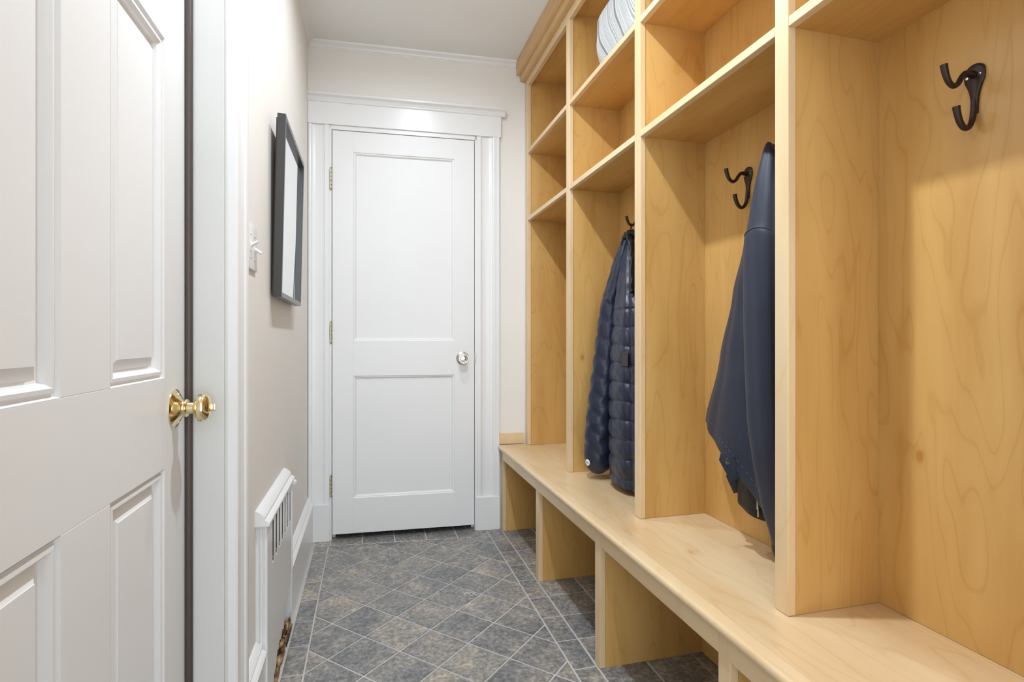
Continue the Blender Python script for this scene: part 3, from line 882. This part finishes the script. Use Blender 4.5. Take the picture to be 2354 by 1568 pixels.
HOOKS = [((XB, 1.318, 1.476), 'empty dark bronze double hook left of the plain navy coat'),
         ((XB, 1.925, 1.476), 'dark bronze hook holding the quilted puffer jacket'),
         ((XB, 1.150, 1.452), 'dark bronze hook hidden under the top of the plain navy coat')]
for loc, lab in HOOKS:
    h = hook.copy(); C.objects.link(h); h.location = loc; h['label'] = lab
    for ch in hook.children:
        c2 = ch.copy(); C.objects.link(c2); c2.parent = h

# ------------------------------------------------------------------ PUFFER JACKET (bay 2)
def interp(tab, z):
    t = sorted(tab, key=lambda r: r[0])
    if z <= t[0][0]: return t[0][1:]
    for a, b_ in zip(t[:-1], t[1:]):
        if a[0] <= z <= b_[0]:
            f = (z - a[0])/(b_[0] - a[0])
            f2 = f*f*(3 - 2*f)*0.5 + f*0.5
            return tuple(p + (q - p)*f2 for p, q in zip(a[1:], b_[1:]))
    return t[-1][1:]

pj = thing('puffer_jacket', 'navy quilted puffer jacket with black collar and white cuff badge hanging in a locker bay', 'jacket', (0.95, 1.88, 0.46))
po = rel(pj)
def pp(x, y, z): return (x + po[0], y + po[1], z + po[2])
def puff(ph, sharp=0.34):
    return abs(math.sin(math.pi*ph))**sharp
rj = random.Random(11)
SEG = 72
def jacket_body():
    bm = bmesh.new()
    tab = [(0.450, 0.950, 1.826, 0.070, 0.145), (0.62, 0.949, 1.828, 0.073, 0.143), (0.80, 0.949, 1.834, 0.070, 0.138), (0.95, 0.952, 1.842, 0.066, 0.128),
           (1.10, 0.958, 1.856, 0.058, 0.108), (1.20, 0.966, 1.874, 0.047, 0.082), (1.30, 0.976, 1.896, 0.033, 0.050), (1.385, 0.985, 1.915, 0.017, 0.022), (1.398, 0.986, 1.918, 0.004, 0.006)]
    rows = []
    zt = 1.398; zb = 0.466
    NR = 260
    for i in range(NR + 1):
        z = zt + (zb - zt)*i/NR
        cx_, cy_, rx, ry = interp(tab, z)
        pitch = 0.0685
        row = []
        for k in range(SEG):
            a = 2*math.pi*k/SEG
            qz = z + 0.004*math.sin(3*a + z*9) 
            ph = (qz - 0.500)/pitch
            if z < 1.115:
                q = 0.87 + 0.13*puff(ph)
            else:
                q = 0.985
            # front opening folds, gathered shoulders
            fold = 1.0 - 0.16*math.exp(-((a - 3.78)/0.10)**2) - 0.10*math.exp(-((a - 4.9)/0.14)**2)*(1 if z > .6 else .4)
            top = max(0, min(1, (z - 1.0)/0.3))
            fold *= 1 + top*0.13*math.sin(7*a + 1.0)
            fold *= 1 + 0.012*math.sin(17*a + z*140) + 0.010*math.sin(11*a - z*60 + 2)
            x = cx_ + rx*q*fold*math.cos(a); y = cy_ + ry*q*fold*math.sin(a)
            zz = z - (0.008*math.cos(a + 1.2) if z < 0.5 else 0)*(0.5 - z)/0.04
            row.append(pp(min(x, 1.040), y, zz))
        rows.append(row)
    R = grid_surface(bm, rows)
    bm.faces.new(R[0])
    # roll inwards at the hem
    last = R[-1]
    cx_, cy_, rx, ry = interp(tab, zb)
    inner = []
    for v in last:
        d = Vector((v.co.x - (cx_+po[0]), v.co.y - (cy_+po[1]), 0))
        inner.append(bm.verts.new((cx_+po[0]+d.x*0.86, cy_+po[1]+d.y*0.90, v.co.z + 0.004)))
    up = [bm.verts.new((cx_+po[0]+(v.co.x-cx_-po[0])*0.9, cy_+po[1]+(v.co.y-cy_-po[1])*0.9, v.co.z + 0.10)) for v in inner]
    n = SEG
    for A, B, mi in ((last, inner, 0), (inner, up, 1)):
        for k in range(n):
            f = bm.faces.new((A[k], A[(k+1) % n], B[(k+1) % n], B[k])); f.material_index = mi
    bm.faces.new(up[::-1]).material_index = 1
    return finish('body', bm, [M_PUFF, M_BLACK], pj, True)
jacket_body()

def jacket_sleeve(pts, name='sleeve', mirror=1.0):
    bm = bmesh.new()
    # pts: (x,y,z,r)
    P = catmull([Vector((p[0], p[1], p[2])) for p in pts], 24)
    Rr = catmull([Vector((p[3], 0, 0)) for p in pts], 24)
    L_ = [0.0]
    for a, b_ in zip(P[:-1], P[1:]): L_.append(L_[-1] + (b_ - a).length)
    rows = []
    for i, p in enumerate(P):
        r = Rr[i].x
        t = (P[min(i+1, len(P)-1)] - P[max(i-1, 0)]).normalized()
        u = Vector((0.91, -0.41, 0)); u = (u - t*u.dot(t)).normalized(); v = t.cross(u)
        row = []
        for k in range(40):
            a = 2*math.pi*k/40
            ca, sa = math.cos(a), math.sin(a)
            s = L_[i] - 0.60*r*ca*mirror       # slanted quilting seams
            if s > 0.255:
                q = 0.85 + 0.15*puff((s - 0.255)/0.073, 0.32)
            else: q = 0.96
            q *= 1 + 0.02*math.sin(13*a + s*120) + 0.02*math.sin(7*a - s*77)
            if s <= 0.255: q *= 1 + 0.10*math.sin(4*a + 0.5)
            endc = min(1.0, (len(P) - 1 - i)/14.0)
            q *= math.sqrt(max(0.02, 1 - (1 - endc)**2)) if i > len(P) - 15 else 1
            row.append(pp(*(p + (u*ca + v*sa*0.92)*r*q)))
        rows.append(row)
    R = grid_surface(bm, rows)
    bm.faces.new(R[0][::-1]); bm.faces.new(R[-1])
    return finish(name, bm, M_PUFF, pj, True)
slv = jacket_sleeve([(0.972, 1.928, 1.385, 0.016), (0.958, 1.940, 1.310, 0.029), (0.939, 1.955, 1.205, 0.036), (0.921, 1.970, 1.105, 0.041), (0.905, 1.986, 0.880, 0.048), (0.893, 2.002, 0.690, 0.054), (0.890, 2.012, 0.560, 0.056), (0.893, 2.018, 0.462, 0.050)])
jacket_sleeve([(0.992, 1.900, 1.380, 0.016), (1.000, 1.85, 1.30, 0.026), (0.990, 1.76, 1.18, 0.034), (0.975, 1.69, 1.02, 0.040), (0.965, 1.66, 0.85, 0.042), (0.955, 1.645, 0.66, 0.045), (0.952, 1.640, 0.52, 0.045), (0.952, 1.640, 0.478, 0.04)], mirror=-1.0)
# black collar facing folded out
bm = bmesh.new()
cpts = catmull([(0.980, 1.915, 1.408), (0.966, 1.890, 1.392), (0.965, 1.862, 1.34), (0.955, 1.835, 1.275), (0.945, 1.812, 1.205), (0.941, 1.804, 1.170)], 10)
rows = []
for i, p in enumerate(cpts):
    t = i/(len(cpts)-1)
    wd = 0.017 + 0.012*t; th = 0.010 - 0.003*t
    row = []
    for k in range(20):
        a = 2*math.pi*k/20
        j = 1 + 0.16*math.sin(5*a + i*0.9) + 0.12*math.sin(i*1.35)
        d = Vector((0.55, -0.83, 0))*math.cos(a)*th*j + Vector((0.83, 0.55, 0))*math.sin(a)*wd*(1 + 0.08*math.sin(i*0.8))
        row.append(pp(*(p + d + Vector((0, 0, 0.004*math.sin(3*a + i*0.6))))))
    rows.append(row)
R = grid_surface(bm, rows); bm.faces.new(R[0][::-1]); bm.faces.new(R[-1])
finish('collar', bm, M_BLACK, pj, True)['label'] = 'crumpled shiny black collar facing'
bm = bmesh.new()
cpts = catmull([(0.955, 1.935, 1.370), (0.963, 1.925, 1.400), (0.978, 1.905, 1.408), (0.992, 1.880, 1.398), (0.996, 1.862, 1.36)], 8)
rows = []
for i, p in enumerate(cpts):
    row = []
    for k in range(16):
        a = 2*math.pi*k/16
        j = 1 + 0.18*math.sin(4*a + i*1.1)
        row.append(pp(*(p + Vector((0.4*math.sin(a), 0.25*math.sin(a), math.cos(a)))*0.015*j)))
    rows.append(row)
R = grid_surface(bm, rows); bm.faces.new(R[0][::-1]); bm.faces.new(R[-1])
finish('collar_roll', bm, M_BLACK, pj, True)
bm = bmesh.new()   # hanging loop over the hook's dip
tube(bm, [pp(*p) for p in ((0.981, 1.916, 1.400), (0.986, 1.919, 1.425), (0.990, 1.921, 1.4405), (0.992, 1.926, 1.4515), (0.993, 1.931, 1.4405), (0.988, 1.928, 1.42), (0.983, 1.921, 1.400))], 0.0022, 8)
finish('hanging_loop', bm, M_BLACK, pj, True)
# dark patch on the chest panel and white badge on the cuff
def on_body(a_deg, z, off=0.002):
    return None
bm = bmesh.new()
box(bm, -0.016, 0.016, -0.0015, 0.0015, -0.026, 0.026, 0.001)
pt = finish('chest_patch', bm, paint('patch_grey', (0.05, 0.045, 0.04), rough=0.6), pj)
pt.location = pp(0.8935, 1.784, 0.930); pt.rotation_euler = (0, 0, math.radians(-72))
pt['label'] = 'small dark rectangular patch'
bm = bmesh.new()
lathe(bm, [(0, 0.0125), (0.0015, 0.0125), (0.002, 0.0115), (0.002, 0)], (0, 0, 0), (0, -1, 0), 24, mi=0)
for (a, b_, c, d) in ((-0.006, 0.004, -0.006, -0.004), (-0.006, 0.004, -0.001, -0.003), (0.002, 0.004, 0.002, -0.004), (0.002, 0.004, 0.006, 0.003), (0.002, -0.004, 0.006, -0.003)):
    tube(bm, [(a, -0.0021, b_), (c, -0.0021, d)], 0.0007, 6, mi=1)
bd = finish('cuff_badge', bm, [M_PLAST, M_BLACK], slv, True, 40)
bd.location = pp(0.8390, 1.996, 0.515); bd.rotation_euler = (0, 0, math.radians(-70))
bd['label'] = 'small round white badge'

# ------------------------------------------------------------------ PLAIN NAVY COAT (bay 3)
ct = thing('navy_coat', 'plain smooth navy coat with buttoned hem tab hanging in the third locker bay', 'coat', (0.96, 1.17, 0.55))
co = rel(ct)
def cp(x, y, z): return (x + co[0], y + co[1], z + co[2])
def hem_z(y):
    t = [(0.95, 0.560), (1.04, 0.565), (1.125, 0.590), (1.21, 0.655), (1.30, 0.705), (1.39, 0.755), (1.50, 0.80)]
    for a, b_ in zip(t[:-1], t[1:]):
        if a[0] <= y <= b_[0]: return a[1] + (b_[1]-a[1])*(y-a[0])/(b_[0]-a[0])
    return t[0][1] if y < t[0][0] else t[-1][1]
ctab = [(0.55, 0.970, 1.212, 0.050, 0.214), (0.75, 0.971, 1.203, 0.050, 0.207), (0.95, 0.974, 1.187, 0.050, 0.155), (1.12, 0.976, 1.176, 0.046, 0.112),
        (1.25, 0.978, 1.168, 0.038, 0.076), (1.375, 0.980, 1.160, 0.027, 0.040), (1.45, 0.982, 1.158, 0.020, 0.022), (1.480, 0.984, 1.157, 0.013, 0.013), (1.488, 0.985, 1.156, 0.008, 0.008), (1.500, 0.986, 1.156, 0.002, 0.002)]
bm = bmesh.new()
rows = []; NR = 120; SG = 96
for i in range(NR + 1):
    s = i/NR
    row = []
    for k in range(SG):
        a = 2*math.pi*k/SG
        # hem height of this column from its y at the bottom
        cx_, cy_, rx, ry = interp(ctab, 0.65)
        zb = hem_z(cy_ + ry*math.sin(a))
        z = 1.492 + (zb - 1.492)*s
        cx_, cy_, rx, ry = interp(ctab, z)
        d = min(1, (1.5 - z)/0.5)
        q = 1 + d*(0.10*math.sin(5*a + 0.8) + 0.05*math.sin(9*a - 2.2*z)) + 0.10*d*math.exp(-((a - 2.15 - 0.15*(1.4 - z))/0.13)**2)
        q *= 1 - 0.16*d*math.exp(-((a - 2.55)/0.16)**2)
        # flattened like hanging cloth, sharper at the far edge
        ca, sa = math.cos(a), math.sin(a)
        x = cx_ + rx*q*ca*(1 - 0.25*max(0, sa)**3); y = cy_ + ry*sa*(1 + 0.0*q)
        row.append(cp(min(x, 1.0405), y, z))
    rows.append(row)
R = grid_surface(bm, rows)
bm.faces.new(R[0])
last = R[-1]
inner = [bm.verts.new((v.co.x*0.93, v.co.y*0.985 + 0.0, v.co.z + 0.003)) for v in last]
up = [bm.verts.new((v.co.x*0.80, v.co.y*0.78, v.co.z + 0.10)) for v in inner]
for A, B, mi in ((last, inner, 0), (inner, up, 1)):
    for k in range(SG):
        f = bm.faces.new((A[k], A[(k+1) % SG], B[(k+1) % SG], B[k])); f.material_index = mi
bm.faces.new(up[::-1]).material_index = 1
finish('body', bm, [M_NAVY, M_BLACK], ct, True)
# near sleeve with armhole seam
spts = [(0.984, 1.150, 1.480, 0.003), (0.978, 1.144, 1.472, 0.010), (0.971, 1.137, 1.455, 0.017), (0.962, 1.126, 1.43, 0.026), (0.948, 1.116, 1.35, 0.040), (0.935, 1.108, 1.245, 0.051), (0.930, 1.104, 1.235, 0.0505), (0.928, 1.100, 1.225, 0.056), (0.925, 1.096, 1.10, 0.058), (0.925, 1.094, 0.95, 0.057),
        (0.928, 1.092, 0.80, 0.055), (0.934, 1.090, 0.70, 0.049), (0.942, 1.086, 0.60, 0.040), (0.950, 1.082, 0.535, 0.031), (0.953, 1.080, 0.500, 0.028)]
bm = bmesh.new()
P = catmull([Vector(p[:3]) for p in spts], 10); Rr = catmull([Vector((p[3], 0, 0)) for p in spts], 10)
rows = []
for i, p in enumerate(P):
    row = []
    for k in range(48):
        a = 2*math.pi*k/48
        s_ = i/(len(P) - 1.0)
        r = Rr[i].x*(1 + 0.05*math.sin(3*a + i*0.02) + 0.035*math.sin(5*a - i*0.05))
        # gathered pleats at the shoulder, one long crease down the near side
        r *= 1 - (0.22*math.exp(-((a - 4.15)/0.17)**2) + 0.15*math.exp(-((a - 3.35)/0.13)**2))*max(0.0, 1 - s_*2.2)
        r *= 1 - 0.13*math.exp(-((a - 3.9 - 0.5*s_)/0.12)**2)*min(1, max(0, (s_ - 0.42)*3))
        r *= 1 + 0.012*math.sin(i*0.55 + 4*a) * min(1, max(0, (s_ - 0.6)*4))
        zz = 0.035*math.cos(a)*min(1, i/20)*(1 if i < 60 else max(0, 1 - (i-60)/20))
        row.append(cp(p.x + r*0.85*math.cos(a), p.y + r*math.sin(a), p.z - zz))
    rows.append(row)
R = grid_surface(bm, rows); bm.faces.new(R[0][::-1])
n = 48
inn = [bm.verts.new(((v.co.x - cp(0.953, 1.08, .5)[0])*0.85 + cp(0.953, 1.08, .5)[0], (v.co.y - cp(0.953, 1.08, .5)[1])*0.85 + cp(0.953, 1.08, .5)[1], v.co.z + 0.03)) for v in R[-1]]
for k in range(n): bm.faces.new((R[-1][k], R[-1][(k+1) % n], inn[(k+1) % n], inn[k])).material_index = 1
bm.faces.new(inn[::-1]).material_index = 1
nsl = finish('sleeve', bm, [M_NAVY, M_BLACK], ct, True)
bm = bmesh.new()
ir = min(range(len(P)), key=lambda i: abs(P[i].z - 1.236))
ring = [Vector(q_) for q_ in rows[ir]]
ctr = sum(ring, Vector())/len(ring)
ring = [ctr + (q_ - ctr)*1.03 for q_ in ring]
tube(bm, ring[14:44], 0.0016, 6)
finish('armhole_seam', bm, M_THREAD, nsl, True)
# cuff of dark lining at the sleeve's end
bm = bmesh.new()
tube(bm, [cp(0.952, 1.082, 0.530), cp(0.953, 1.080, 0.500), cp(0.955, 1.078, 0.470), cp(0.956, 1.077, 0.452)], [0.024, 0.026, 0.018, 0.006], 16)
finish('cuff', bm, M_BLACK, nsl, True)
# hem tab with button, second tab, lining with zipper
def tab_mesh(w_=0.036, h_=0.075):
    bm = bmesh.new()
    o = [(-w_/2, -h_/2), (w_/2, -h_/2), (w_/2, h_/2 - 0.014), (w_*0.18, h_/2), (-w_*0.18, h_/2), (-w_/2, h_/2 - 0.014)]
    poly_prism(bm, o, lambda p, t: (p[0], t, p[1]), -0.0022, 0.0022)
    es = [e for e in bm.edges]
    bmesh.ops.bevel(bm, geom=es, offset=0.0012, segments=2, affect='EDGES', profile=0.5)
    return bm
def place_tab(loc, rot, sc=1.0):
    t = finish('hem_tab', tab_mesh(), M_NAVY, ct, True, 50)
    t.location = cp(*loc); t.rotation_euler = rot; t.scale = (sc, 1, sc)
    bm = bmesh.new()
    lathe(bm, [(0, 0.0085), (0.002, 0.0085), (0.0028, 0.0075), (0.0020, 0.0055), (0.0022, 0.0)], (0, -0.0022, 0.012), (0, -1, 0), 24)
    for xx in (-0.002, 0.002):
        for zz in (0.010, 0.014):
            lathe(bm, [(0.002, 0.0007), (0.0026, 0.0007), (0.0027, 0)], (xx, -0.0022, zz), (0, -1, 0), 6)
    finish('button', bm, M_MFRAME, t, True, 40)['label'] = 'dark four-hole button'
    return t
TABROT = (0, math.radians(-28), math.radians(-38))
place_tab((0.912, 1.222, 0.672), TABROT)
place_tab((0.955, 1.262, 0.618), (0, math.radians(-24), math.radians(-38)), 0.8)
bm = bmesh.new()   # black lining/waistband hanging lower
rows = []
for i in range(9):
    z = 0.66 - 0.0125*i*1.0
    row = []
    for k in range(24):
        a = 2*math.pi*k/24
        row.append(cp(0.965 + 0.030*math.cos(a)*(1 + 0.1*math.sin(4*a)), 1.190 + 0.058*math.sin(a), z - 0.030*math.sin(-a)*0.4*i/8))
    rows.append(row)
R = grid_surface(bm, rows); bm.faces.new(R[0]); bm.faces.new(R[-1][::-1])
lin = finish('lining', bm, M_BLACK, ct, True); lin['label'] = 'black lining showing below the hem'
bm = bmesh.new()
zx, zy = 0.938, 1.150
tube(bm, [(zx, zy, 0.640), (zx, zy, 0.575)], 0.0022, 6)
for k in range(14): tube(bm, [(zx - 0.003, zy + 0.002, 0.638 - 0.0045*k), (zx + 0.003, zy - 0.002, 0.638 - 0.0045*k)], 0.0011, 5)
tube(bm, [(zx - .002, zy - 0.004, 0.585), (zx - .003, zy - 0.006, 0.572), (zx - .002, zy - 0.005, 0.560)], 0.0025, 6)
bmesh.ops.translate(bm, verts=bm.verts[:], vec=co)
finish('zipper', bm, M_NICKEL, lin)['label'] = 'metal zipper end'
# stitching along the hem and the sleeve's armhole
cx_, cy_, rx, ry = interp(ctab, 0.72)
bm = bmesh.new()
def body_pt(a, z):
    cx_, cy_, rx, ry = interp(ctab, z)
    d = min(1, (1.5 - z)/0.5)
    q = 1 + d*(0.10*math.sin(5*a + 0.8) + 0.05*math.sin(9*a - 2.2*z)); q *= 1 - 0.16*d*math.exp(-((a - 2.55)/0.16)**2)
    ca, sa = math.cos(a), math.sin(a)
    return Vector((cx_ + rx*q*ca*(1 - 0.25*max(0, sa)**3), cy_ + ry*sa, z))
prev = None
for k in range(60):
    a = math.radians(100 + k*2.2)
    cxx, cyy, rxx, ryy = interp(ctab, 0.65)
    zb = hem_z(cyy + ryy*math.sin(a))
    p = body_pt(a, zb + 0.035)
    if prev is not None and k % 2:
        n_ = Vector((math.cos(a), math.sin(a)*0.25, 0))*0.0006
        tube(bm, [cp(*(prev + n_)), cp(*(p + n_))], 0.0010, 5)
    prev = p
finish('hem_stitching', bm, M_THREAD, ct)

# ------------------------------------------------------------------ STRIPED FABRIC (top cubbies)
def cushion(name, label, y0, y1, x0, x1, z0, z1, seed):
    bm = bmesh.new()
    cx_, cy_ = (x0+x1)/2, (y0+y1)/2
    hx, hy, H = (x1-x0)/2, (y1-y0)/2, z1-z0
    nz, SGN = 26, 96
    rows = []
    for i in range(nz + 1):
        t = i/nz
        # plump sides, tight seam edges at top and bottom
        inset = 0.016*(1 - math.sin(math.pi*min(1, max(0, t)))**0.30)
        row = []
        for k in range(SGN):
            u = 2*math.pi*k/SGN
            c, s_ = math.cos(u), math.sin(u)
            e = 0.22
            x = (hx - inset)*math.copysign(abs(c)**e, c); y = (hy - inset*0.5)*math.copysign(abs(s_)**e, s_)
            if y > 0: y *= 0.775 + 0.225*min(1, t*1.02)**0.9       # far end leans out over its lower corner
            x += (0.003*math.sin(y*22 + t*3 + seed) + 0.002*math.sin(t*9 + y*12))*(1 if x < 0 else 0)
            z = H*t + (0.004*math.sin(y*30 + seed) if t > 0.9 else 0)
            row.append((x, y, z))
        rows.append(row)
    R = grid_surface(bm, rows)
    for ring, dz in ((R[0], 0.0), (R[-1], 0.022)):
        prev = ring
        for f_ in (0.75, 0.45, 0.15):
            nr = [bm.verts.new((v.co.x*f_, v.co.y*f_, v.co.z + dz*(1 - f_))) for v in ring]
            for k in range(SGN): bm.faces.new((prev[k], prev[(k+1) % SGN], nr[(k+1) % SGN], nr[k]))
            prev = nr
        bm.faces.new(prev)
    bmesh.ops.remove_doubles(bm, verts=bm.verts[:], dist=1e-6)
    o = finish(name, bm, M_STRIPE, None, True, 50, loc=(cx_, cy_, z0))
    return tag(o, label, 'cushion', 'striped fabric bundles in the top cubbies')
cushion('striped_cushion', 'grey and white striped cushion in the top cubby above the puffer jacket', 1.570, 1.905, 0.820, 1.030, 2.0035, 2.208, 1)
cushion('striped_cushion', 'grey and white striped cushion in the top cubby above the plain navy coat', 1.130, 1.508, 0.822, 1.030, 2.0035, 2.208, 4)

# ------------------------------------------------------------------ THREAD SCRAP ON THE FLOOR
bm = bmesh.new()
tube(bm, catmull([(0.364, 2.128, 0.0008), (0.367, 2.108, 0.0015), (0.374, 2.116, 0.003), (0.384, 2.106, 0.0015), (0.392, 2.114, 0.0022), (0.402, 2.102, 0.0012), (0.406, 2.110, 0.0014)], 5), 0.0013, 6)
tag(finish('thread_scrap', bm, M_PLAST, None, True), 'tiny curled white scrap of thread lying on the slate floor tiles', 'scrap')

# ------------------------------------------------------------------ CEILING LAMPS
def lamp_fixture(x, y, watts, label):
    t = thing('recessed_light', label, 'ceiling light', (x, y, CEIL), 0, 'recessed ceiling lights')
    bm = bmesh.new()
    lathe(bm, [(-0.0002, 0.052), (0.003, 0.052), (0.006, 0.047), (0.006, 0.040), (0.001, 0.037)], (0, 0, 0), (0, 0, -1), 40)
    finish('trim_ring', bm, M_PLAST, t, True, 40)
    bm = bmesh.new(); lathe(bm, [(0.0005, 0.037), (0.004, 0.0365), (0.0042, 0.0)], (0, 0, 0), (0, 0, -1), 32)
    finish('lens', bm, M_LENS, t, True, 40)
    ld = bpy.data.lights.new('bulb', 'AREA'); ld.shape = 'DISK'; ld.size = 0.055; ld.energy = watts
    ld.color = LAMP_COL; ld.spread = math.radians(168)
    l = bpy.data.objects.new('bulb', ld); C.objects.link(l); l.parent = t; l.location = (0, 0, -0.010)
lamp_fixture(*LAMPS[0], 'round recessed ceiling light nearest the far door')
lamp_fixture(*LAMPS[1], 'round recessed ceiling light over the middle of the passage')
